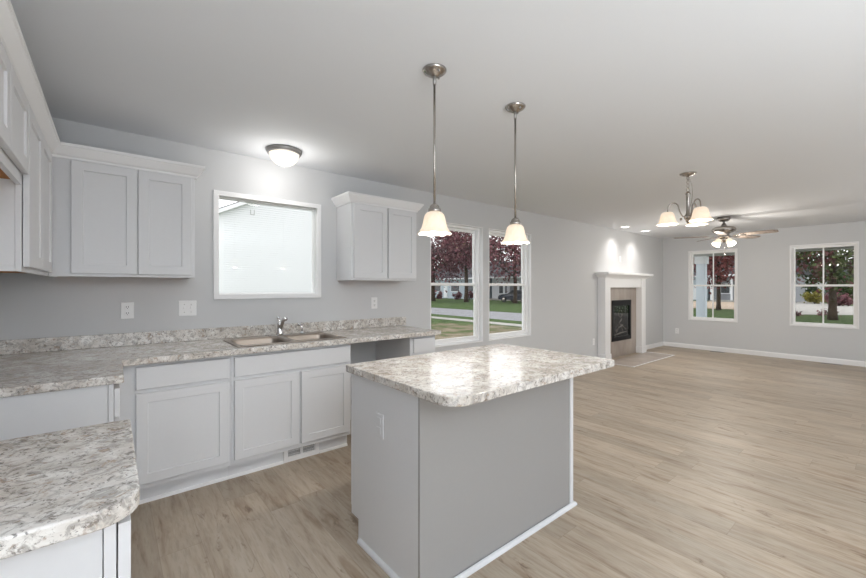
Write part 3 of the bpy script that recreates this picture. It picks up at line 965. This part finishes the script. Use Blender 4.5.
t = thing('ceiling_light', (1.08, 3.21, H), 'flush frosted dome ceiling light above the sink window', 'ceiling light')
MB().lathe([(.0, -.0002), (.136, -.0002), (.137, -.012), (.130, -.030), (.122, -.034), (.116, -.034), (.116, -.02), (.0, -.018)], (1.08, 3.21, H), 48).build('ring', M['pewter'], t)
MB().lathe([(.115, -.030), (.110, -.055), (.098, -.080), (.078, -.102), (.050, -.117), (.020, -.124), (.0, -.125)], (1.08, 3.21, H), 40).build('dome', shade_mat('frosted_dome', .85, (1, .93, .84)), t)
MB().lathe([(.0, -.138), (.006, -.136), (.009, -.130), (.006, -.124), (.0, -.1235)], (1.08, 3.21, H), 14).build('finial', M['pewter'], t)
point('dome_glow', (1.08, 3.21, H - .20), 5.0, .12, (1, .98, .95))

# chandelier
cx, cy = 4.344, 1.361
t = thing('chandelier', (cx, cy, H), 'three-arm nickel chandelier with bell shades hanging on a short chain', 'chandelier')
MB().lathe([(.0, -.032), (.012, -.032), (.02, -.024), (.045, -.018), (.068, -.008), (.072, -.0002), (.0, -.0002)], (cx, cy, H), 32).build('canopy', M['nickel'], t)
m = MB()
for k in range(6):
    u = (1, 0, 0) if k % 2 else (0, 1, 0)
    m.torus((cx, cy, H - .045 - .019 * k), .0125, .0022, u, (0, 0, 1), 14, 6)
m.torus((cx, cy, H - .160), .017, .003, (.77, -.63, 0), (0, 0, 1), 18, 6)
ch = m.build('chain', M['nickel'], t)
MB().tube(curve_pts([(cx + .004, cy, H - .03), (cx + .03, cy - .02, H - .10), (cx + .036, cy - .026, H - .20), (cx + .024, cy - .018, H - .30), (cx + .006, cy - .004, H - .35)]), .0025, 6).build('cord', M['nickel'], ch)
MB().lathe([(.0, 2.265), (.014, 2.262), (.016, 2.250), (.022, 2.246), (.022, 2.236), (.017, 2.230), (.016, 2.06), (.019, 2.05), (.022, 2.04), (.034, 2.028), (.038, 2.012), (.030, 1.996), (.018, 1.988), (.020, 1.976), (.012, 1.966), (.008, 1.958), (.0, 1.952)], (cx, cy, 0), 24).build('column', M['nickel'], t)
for a in (112.5, -7.5, -127.5):
    d = Vector((math.cos(R(a)), math.sin(R(a)), 0))
    P = lambda r, z: Vector((cx, cy, 0)) + d * r + Vector((0, 0, z))
    ar = MB().tube(curve_pts([P(.025, 2.012), P(.050, 2.035), P(.070, 2.085), P(.085, 2.140), P(.110, 2.162), P(.142, 2.160), P(.165, 2.132), P(.172, 2.085)]), .0055, 10).build('arm', M['nickel'], t)
    MB().ball(P(.058, 2.0), .012, 12, 8).build('knob', M['nickel'], ar)
    MB().lathe([(.0, .132), (.012, .131), (.022, .124), (.028, .116), (.034, .112), (.034, .104), (.0, .102)], P(.172, 1.952), 24).build('socket_cap', M['nickel'], ar)
    bell(MB(), P(.172, 1.952), 1.12).build('shade', M['shade'], ar)
    MB().ball(P(.172, 2.02), .026, 12, 8, 1.2).build('bulb', M['bulb'], ar)
    q = P(.172, 1.972)
    point('chandelier_glow', q, 7, .03)

# ceiling fan
cx, cy = 7.505, 1.852
t = thing('ceiling_fan', (cx, cy, H), 'five-blade nickel ceiling fan with lit frosted lamps by the far windows', 'ceiling fan')
MB().lathe([(.0, -.0002), (.085, -.0002), (.084, -.03), (.070, -.05), (.052, -.066), (.0, -.068)], (cx, cy, H), 32).build('canopy', M['nickel'], t)
MB().lathe([(.0, -.066), (.014, -.066), (.014, -.09), (.024, -.10), (.040, -.135), (.046, -.15), (.0, -.152)], (cx, cy, H), 24).build('downrod', M['pewter'], t)
MB().lathe([(.0, 2.292), (.06, 2.290), (.125, 2.284), (.152, 2.270), (.160, 2.240), (.150, 2.212), (.120, 2.196), (.080, 2.186), (.075, 2.150), (.095, 2.140), (.095, 2.120), (.06, 2.108), (.0, 2.106)], (cx, cy, 0), 40).build('motor_housing', M['nickel'], t)
VA = math.degrees(-0.688634)          # heading of the picture's right, for the blades seen in the photo
for k in range(5):
    a = R(VA + 84 + 72 * k)
    d = Vector((math.cos(a), math.sin(a), 0)); n = Vector((-d.y, d.x, 0))
    tilt = R(-11)
    wv = n * math.cos(tilt) + Vector((0, 0, 1)) * math.sin(tilt)
    up = d.cross(wv)
    ctr = Vector((cx, cy, 2.145))
    outl = [(.22, -.052), (.30, -.060), (.52, -.068), (.64, -.064), (.675, -.045), (.685, 0), (.675, .045), (.64, .064), (.52, .068), (.30, .060), (.22, .052)]
    lo = [ctr + d * r + wv * s - up * .004 for r, s in outl]
    hi = [ctr + d * r + wv * s + up * .004 for r, s in outl]
    bl = MB().loft([lo, hi], True, True).build('blade', M['blade'], t)
    m = MB()
    m.loft([[ctr + d * r + wv * s + up * (c - .012 + (.0 if r > .2 else .0)) for r, s in ((.13, -.014), (.20, -.020), (.27, -.040), (.30, 0), (.27, .040), (.20, .020), (.13, .014))] for c in (0, .007)], True, True)
    m.build('blade_bracket', M['nickel'], bl)
MB().lathe([(.0, 2.105), (.055, 2.105), (.062, 2.085), (.050, 2.065), (.024, 2.05), (.012, 2.04), (.0, 2.035)], (cx, cy, 0), 28).build('light_kit', M['nickel'], t)
for k in range(4):
    a = R(VA + 8.5 + 90 * k)
    d = Vector((math.cos(a), math.sin(a), 0))
    ax = Vector((-d.x * .64, -d.y * .64, .77))
    base = Vector((cx, cy, 2.005)) + d * .145
    fit = MB().tube([Vector((cx, cy, 2.085)) + d * .03, Vector((cx, cy, 2.080)) + d * .06, base + ax * .115], .009, 8).build('lamp_arm', M['nickel'], t)
    MB().lathe([(.024, .105), (.030, .100), (.037, .085), (.043, .06), (.051, .03), (.057, 0), (.054, 0), (.048, .03), (.040, .06), (.034, .083), (.024, .098)], base, 28, ax).build('lamp_shade', M['fanshade'], fit)
    MB().ball(base + ax * .05, .022, 12, 8).build('bulb', M['bulb'], fit)
    point('fan_glow', base + Vector((0, 0, -.04)) + d * .02, 10, .04)
m = MB().tube([(cx + .02, cy - .01, 2.06), (cx + .02, cy - .01, 1.86)], .0018, 6)
m.lathe([(.0, -.02), (.006, -.016), (.007, .0), (.003, .012), (.0, .014)], (cx + .02, cy - .01, 1.85), 10)
m.build('pull_chain', M['nickel'], t)

# recessed lights above the fireplace
for x, y, lab in ((7.29, 3.30, 'recessed ceiling light above the fireplace, the left one'), (8.12, 3.28, 'recessed ceiling light above the fireplace, the right one')):
    t = thing('recessed_light', (x, y, H), lab, 'ceiling light', 'recessed lights above the fireplace')
    MB().lathe([(.0, -.0003), (.095, -.0003), (.095, -.004), (.075, -.006), (.066, -.004), (.064, -.0015), (.0, -.0012)], (x, y, H), 36).build('trim_ring', M['trim'], t)
    MB().lathe([(.0, -.0055), (.05, -.0045), (.063, -.0018), (.0, -.0016)], (x, y, H), 28).build('lens', M['led'], t)
    d = bpy.data.lights.new('recessed_beam', 'SPOT'); d.energy = 36; d.spot_size = R(125); d.spot_blend = 1.0; d.shadow_soft_size = .05; d.color = (1, .95, .90)
    o = bpy.data.objects.new('recessed_beam', d); col.objects.link(o); o.location = (x, y, H - .012)

# ------------------------------------------------------------------ outside
G = -.45
structure(MB().cells([-12, XL - .16, XF + .16, 16.6], [-40, YN - .16, YB + .16, 70], lambda a, b: not (XL - .16 < a < XF + .16 and YN - .16 < b < YB + .16), G - .3, G).build('lawn', M['grass']), 'green lawn around the house', 'lawn')
structure(MB().prism([(7.2, 4.2), (13.6, 6.0), (13.9, 12), (12.4, 15.5), (7.6, 13), (6.4, 8)], G + .001, G + .012).build('bare_ground', M['dirt']), 'patch of bare soil outside the double hung windows', 'ground')
structure(MB().box(14.2, 15.05, -40, 70, G + .001, G + .02).build('sidewalk', M['concrete']), 'pale concrete sidewalk along the street', 'sidewalk')
structure(MB().box(16.6, 22.0, -40, 70, G - .3, G - .02).build('street', M['road']), 'grey asphalt street beyond the sidewalk', 'street')
structure(MB().box(22.0, 120, -60, 110, G - .3, G).build('far_lawn', M['grass']), 'green lawns across the street', 'lawn')

# neighbour's gable wall beyond the sink window
t = thing('neighbour_house', (9.0, 24, G), "neighbour's house with white lap siding outside the sink window", 'house')
hx0, hx1, hy, ze = 3.84, 14.2, 20.0, 4.87
pk = (hx0 + hx1) / 2; sl = .5
m = MB()
z = G
while z < ze + sl * (pk - hx0) - .11:
    z1 = z + .105
    def span(zz):
        d = max(0, (zz - ze) / sl)
        return hx0 + d, hx1 - d
    a0, a1 = span(z); b0, b1 = span(z1)
    g = z + .082
    c0, c1 = span(g)
    m.add([(a0, hy - .045, z), (a1, hy - .045, z), (c1, hy - .038, g), (c0, hy - .038, g), (c0, hy, g), (c1, hy, g), (b0, hy, z1), (b1, hy, z1), (a0, hy, z), (a1, hy, z)],
          [(0, 1, 2, 3), (3, 2, 5, 4), (4, 5, 7, 6), (8, 9, 1, 0)])
    z = z1
m.add([(hx0, hy + .002, G), (hx1, hy + .002, G), (hx1, hy + .002, ze), (pk, hy + .002, ze + sl * (pk - hx0)), (hx0, hy + .002, ze), (hx0, hy + 8, G), (hx1, hy + 8, G), (hx1, hy + 8, ze), (pk, hy + 8, ze + sl * (pk - hx0)), (hx0, hy + 8, ze)],
      [(0, 1, 2, 3, 4), (9, 8, 7, 6, 5), (0, 4, 9, 5), (1, 6, 7, 2)])
m.build('siding_wall', M['siding'], t)
MB().box(hx0 - .03, hx0 + .14, hy - .035, hy + .08, G, ze).build('corner_trim', M['siding'], t)
ov = .28
for s in (-1, 1):
    ex = hx0 - .3 if s < 0 else hx1 + .3
    ez = ze - sl * .3
    m = MB().add([(ex, hy - ov, ez + .02), (pk, hy - ov, ze + sl * (pk - hx0) + .02), (pk, hy + 8.3, ze + sl * (pk - hx0) + .02), (ex, hy + 8.3, ez + .02),
              (ex, hy - ov, ez + .09), (pk, hy - ov, ze + sl * (pk - hx0) + .09), (pk, hy + 8.3, ze + sl * (pk - hx0) + .09), (ex, hy + 8.3, ez + .09)],
             [(0, 1, 2, 3), (7, 6, 5, 4), (0, 4, 5, 1), (3, 2, 6, 7), (0, 3, 7, 4), (1, 5, 6, 2)])
    m.build('roof', M['shingle'], t)
    m = MB().add([(ex, hy - ov - .02, ez - .14), (pk, hy - ov - .02, ze + sl * (pk - hx0) - .14), (pk, hy - ov - .02, ze + sl * (pk - hx0) + .05), (ex, hy - ov - .02, ez + .05),
                  (ex, hy - .0, ez - .14), (pk, hy - .0, ze + sl * (pk - hx0) - .14), (pk, hy - .0, ze + sl * (pk - hx0) + .018), (ex, hy - .0, ez + .018)],
                 [(0, 1, 2, 3), (0, 4, 5, 1), (4, 7, 6, 5), (0, 3, 7, 4)])
    m.build('rake_board', M['siding'], t)
MB().cells([5.12, 5.145, 5.28, 5.305], [4.80, 4.825, 5.02, 5.04], lambda a, b: not (5.145 < a < 5.28 and b > 4.825), hy - .05, hy - .017, 'y').build('wall_vent', M['beam'], t)

# porch in front of the far windows
structure(MB().box(XF + .16, 12.0, -2, 3.62, G, -.14).build('porch_slab', M['concrete']), 'concrete porch floor outside the far windows', 'porch')
structure(MB().box(XF + .16, 12.1, -2.2, 3.75, 2.42, 2.60).build('porch_roof', M['beam']), 'porch roof outside the far windows', 'porch')
structure(MB().box(11.60, 11.80, -2.1, 3.70, 2.12, 2.415).build('porch_beam', M['beam']), 'painted porch beam crossing the top of the far windows', 'porch')
t = thing('porch_column', (11.7, 3.36, -.14), 'pale blue square porch column seen through the far window behind the fan', 'column')
MB().box(11.605, 11.795, 3.265, 3.455, -.139, 2.119).build('shaft', M['porch'], t, .004)
MB().cells([11.575, 11.6045, 11.7955, 11.825], [3.235, 3.2645, 3.4555, 3.485], lambda a, b: not (11.6045 < a < 11.7955 and 3.2645 < b < 3.4555), 1.93, 2.119).build('capital', M['extwhite'], t)


# trees and bushes
def leaves(mb, c, rad, n, size, squash=.8, holes=0):
    c = np.array(c)
    pts = []
    # leaf clusters scattered in a crown, each a puff of leaves
    ncl = max(6, n // 90)
    d = rng.normal(size=(ncl, 3)); d /= np.linalg.norm(d, axis=1)[:, None]
    rr = rad * rng.uniform(.15, 1, ncl) ** .5
    cl = c + d * rr[:, None] * np.array([1, 1, squash])
    per = n // ncl
    for q in cl:
        e = rng.normal(size=(per, 3)) * rad * .17
        pts.append(q + e)
    pts = np.concatenate(pts)
    a = rng.normal(size=pts.shape); a /= np.linalg.norm(a, axis=1)[:, None]
    b = rng.normal(size=pts.shape); b -= a * (a * b).sum(1)[:, None]; b /= np.linalg.norm(b, axis=1)[:, None]
    s = size * rng.uniform(.6, 1.3, len(pts))[:, None]
    q = np.stack([pts - a * s, pts + b * s * .6, pts + a * s, pts - b * s * .6], 1).reshape(-1, 3)
    o = len(mb.v)
    mb.v += [tuple(x) for x in q.tolist()]
    k = len(pts)
    mb.f += [(o + 4 * i, o + 4 * i + 1, o + 4 * i + 2, o + 4 * i + 3) for i in range(k)]
    mb.s += [False] * k
    return mb


def tree(x, y, h, rad, tr, label, mat, n=5000, size=.16, squash=.8, cz=None, name='maple_tree', group=None):
    t = thing(name, (x, y, G), label, 'tree', group)
    cz = G + h - rad * squash if cz is None else cz
    m = MB()
    top = cz + rad * .3
    m.tube(curve_pts([(x, y, G), (x + .03, y, G + (top - G) * .3), (x - .05, y + .04, G + (top - G) * .65), (x, y, top)], 4),
           [tr * 1.5, tr * 1.15, tr * 1.05, tr, tr, tr * .97, tr * .95, tr * .9, tr * .85, tr * .75, tr * .6, tr * .5, tr * .3], 12)
    for k in range(9):
        a = 2.4 * k + x
        z0 = cz - rad * squash * .75 + k * rad * .1
        e = Vector((math.cos(a), math.sin(a), .45)) * rad * .8
        s = Vector((x, y, z0))
        m.tube([s, s + e * .5 + Vector((0, 0, .1)), s + e], [tr * .45, tr * .3, tr * .1], 7)
    m.build('trunk', M['bark'], t)
    leaves(MB(), (x, y, cz), rad, n, size, squash).build('crown', M[mat], t)
    return t


GT = 'trees across the street'
tree(32.5, 39.5, 10.2, 4.6, .26, 'maroon maple across the street, leftmost in the tall windows', 'maroon', 6000, .17, .9, None, 'maple_tree', GT)
tree(33.0, 33.8, 10.5, 3.6, .22, 'maroon maple across the street seen behind the post between the tall windows', 'maroon', 5000, .17, .9, None, 'maple_tree', GT)
tree(34.5, 27.6, 9.0, 3.9, .20, 'maroon maple across the street with its trunk by the dark car', 'maroon', 4200, .17, .9, None, 'maple_tree', GT)
tree(36.7, 9.4, 8.8, 3.8, .13, 'red-leaved tree right of the porch column in the far window', 'redleaf', 6000, .15, .8, 4.9, 'maple_tree', GT)
tree(30.4, 2.6, 7.4, 4.0, .155, 'thick-trunked tree with mixed maroon and green leaves in the driveway window', 'mixleaf', 9000, .12, .66, 4.75, 'maple_tree', GT)
tree(75.0, 9.5, 9.0, 5.0, .2, 'green tree farther back, left part of the driveway window', 'greenleaf', 5000, .2, .8, None, 'maple_tree', GT)
tree(80.0, 23.0, 12.0, 6.5, .3, 'green tree behind the grey house', 'greenleaf', 5000, .3, .8, None, 'maple_tree', GT)
tree(60.0, 62.0, 13.0, 7.0, .3, 'green tree behind the pale houses', 'greenleaf', 5000, .3, .8, None, 'maple_tree', GT)


def bush(x, y, z, rx, h, label, mat, n=1800, size=.10, group='bushes across the street'):
    t = thing('bush', (x, y, z), label, 'bush', group)
    st = MB()
    for k in range(6):
        a = k * 1.05
        st.tube([(x, y, z), (x + math.cos(a) * rx * .3, y + math.sin(a) * rx * .3, z + h * .5), (x + math.cos(a) * rx * .55, y + math.sin(a) * rx * .55, z + h * .8)], [.03, .02, .01], 5)
    st.build('stems', M['bark'], t)
    leaves(MB(), (x, y, z + h * .5), rx, n, size, h * .5 / rx).build('foliage', M[mat], t)


bush(58.0, 6.3, G, .95, 1.5, 'yellow-green bush beside the driveway', 'yellowleaf', 1500)
bush(53.0, 4.1, G, 1.0, 1.15, 'reddish shrub right of the thick tree trunk', 'maroon', 1500)
bush(60.2, 4.0, G, 1.5, 3.6, 'tall dark green bush at the right of the driveway window', 'greenleaf', 3600, .12)
for k, (x, y) in enumerate(((38.6, 45.5), (38.8, 41.6), (39.0, 39.3), (39.2, 36.9))):
    bush(x, y, G, .68, 1.1, ['dark rounded bush in front of the pale house, leftmost', 'dark rounded bush near the pale house steps, second from left',
                              'dark rounded bush near the pale house, third from left', 'dark rounded bush at the right corner of the pale house'][k], 'maroon', 900, .09)
bush(33.0, 4.4, G, .55, .38, 'low maroon ground plant left of the thick tree trunk', 'maroon', 180, .06)
bush(33.9, 2.9, G, .6, .38, 'low maroon ground plant right of the thick tree trunk', 'maroon', 180, .06)

structure(MB().prism([(34.2, 4.9), (37.2, 1.4), (52, 2.3), (58.3, 5.2), (70, 7.7), (68, 9.2), (47, 6.7)], G + .001, G + .02).build('driveway', M['concrete']), 'pale curved driveway across the street', 'driveway')
structure(MB().prism([(38.5, 8.8), (38.5, 11.7), (57.5, 18.2), (57.5, 11.6)], G + .001, G + .02).build('paved_yard', M['gravel']), 'tan paved yard in front of the grey house', 'driveway')


# houses across the street: front faces -X
def house(x, y0, y1, zw, wall, label, wins, doors=(), posts=(), depth=9.0, porch=0.0, roof=2.6):
    t = thing('house', (x, (y0 + y1) / 2, G), label, 'house', 'houses across the street')
    MB().box(x, x + depth, y0, y1, G, zw).build('wall', M[wall], t)
    xm = x + depth / 2
    m = MB().prism([(x - .5 - porch, zw - .02), (xm, zw + roof), (x + depth + .5, zw - .02)], y0 - .4, y1 + .4, 'y')
    m.build('roof', M['shingle'], t)
    MB().box(x - .54 - porch, x - .5 - porch, y0 - .4, y1 + .4, zw - .2, zw + .02).build('fascia', M['extwhite'], t)
    for (a, b, z0, z1) in wins:
        f = MB().box(x - .05, x - .001, a - .1, b + .1, z0 - .1, z1 + .1).build('window', M['extwhite'], t)
        MB().box(x - .06, x - .0505, a, b, z0, z1).build('pane', M['extglass'], f)
    for (a, b, z1, c) in doors:
        MB().box(x - .06, x - .001, a, b, G + .1, z1).build('door', M[c], t)
    for y in posts:
        MB().box(x - porch - .1, x - porch + .1, y - .1, y + .1, G, zw - .2).build('porch_post', M['extwhite'], t)
    if porch:
        MB().box(x - porch - .3, x - .001, y0, y1, G + .001, G + .18).build('porch_floor', M['concrete'], t)
    return t


house(42, 39.2, 54, 2.75, 'sidingb', 'pale blue house with dark windows and bushes, across the street', [(41.5, 42.6, .7, 1.9), (44.5, 46.4, .7, 1.9), (49, 50.5, .7, 1.9)], [(47.3, 48.2, 1.7, 'extwhite')])
house(42.5, 25.5, 38.2, 2.75, 'extwhite', 'white house with porch posts behind the dark car', [(27.5, 28.9, .5, 1.8), (32.6, 33.5, .3, 1.9), (35.4, 36.8, .5, 1.8)], [(30.6, 31.6, 1.8, 'carpaint'), (34.0, 34.9, 1.8, 'sidingg')], (26.2, 29.6, 32.2, 34.6, 37.6), 9, 1.6)
house(60, 8.4, 15.9, 2.9, 'sidingg', 'grey house with white porch posts beyond the red tree', [(14.2, 15.1, .6, 1.7), (10.5, 12, .6, 1.7)], [(12.8, 13.6, 1.6, 'extwhite')], (8.8, 11.2, 13.62, 15.7), 9, 1.6)
house(61.5, 16.9, 25, 2.9, 'sidingb', 'pale blue house with a garage door left of the grey house', [(20.5, 22, .6, 1.7)], [(17.0, 19.4, 1.5, 'extwhite')])
house(86, 5.4, 11.0, 2.9, 'extwhite', 'small white house far beyond the driveway', [(9, 10.2, .6, 1.8)], [(7.4, 8.4, 1.7, 'sidingb')])

# dark car parked in front of the white house
def car(x, y, label):
    """nose towards +Y, standing on the far lawn's drive"""
    t = thing('car', (x, y, G), label, 'car')
    prof = [(-2.25, .32), (-2.28, .62), (-2.18, .92), (-1.75, .98), (-1.25, 1.38), (-.75, 1.47), (.25, 1.44), (.95, 1.02), (1.75, .92), (2.18, .78), (2.28, .55), (2.22, .32)]
    def sec(w_, sh):
        return [(x + w_ * (1 if z < .95 else sh), y + a, G + z) for a, z in prof]
    MB().loft([sec(-.80, .80), sec(-.88, .82), sec(-.90, .80), sec(.90, .80), sec(.88, .82), sec(.80, .80)], True, True).build('body', M['carpaint'], t)
    for s in (-1, 1):
        gl = [(-1.18, 1.02), (-.95, 1.34), (-.70, 1.40), (.20, 1.37), (.72, 1.03)]
        MB().loft([[(x + s * .905 * (.985 if z < 1.1 else .84), y + a, G + z) for a, z in gl], [(x + s * .925 * (.985 if z < 1.1 else .84), y + a, G + z) for a, z in gl]], True, True).build('side_window', M['extglass'], t)
        for a in (-1.40, 1.42):
            wh = MB().lathe([(.0, -.10), (.30, -.10), (.34, -.06), (.34, .06), (.30, .10), (.0, .10)], (x + s * .82, y + a, G + .34), 24, (1, 0, 0)).build('wheel', M['rubber'], t)
            MB().lathe([(.0, -.108), (.18, -.108), (.20, -.101)] if s < 0 else [(.0, .108), (.18, .108), (.20, .101)], (x + s * .82, y + a, G + .34), 18, (1, 0, 0)).build('hubcap', M['nickel'], wh)
    return t


car(37.0, 29.2, 'dark blue car parked in front of the white house')
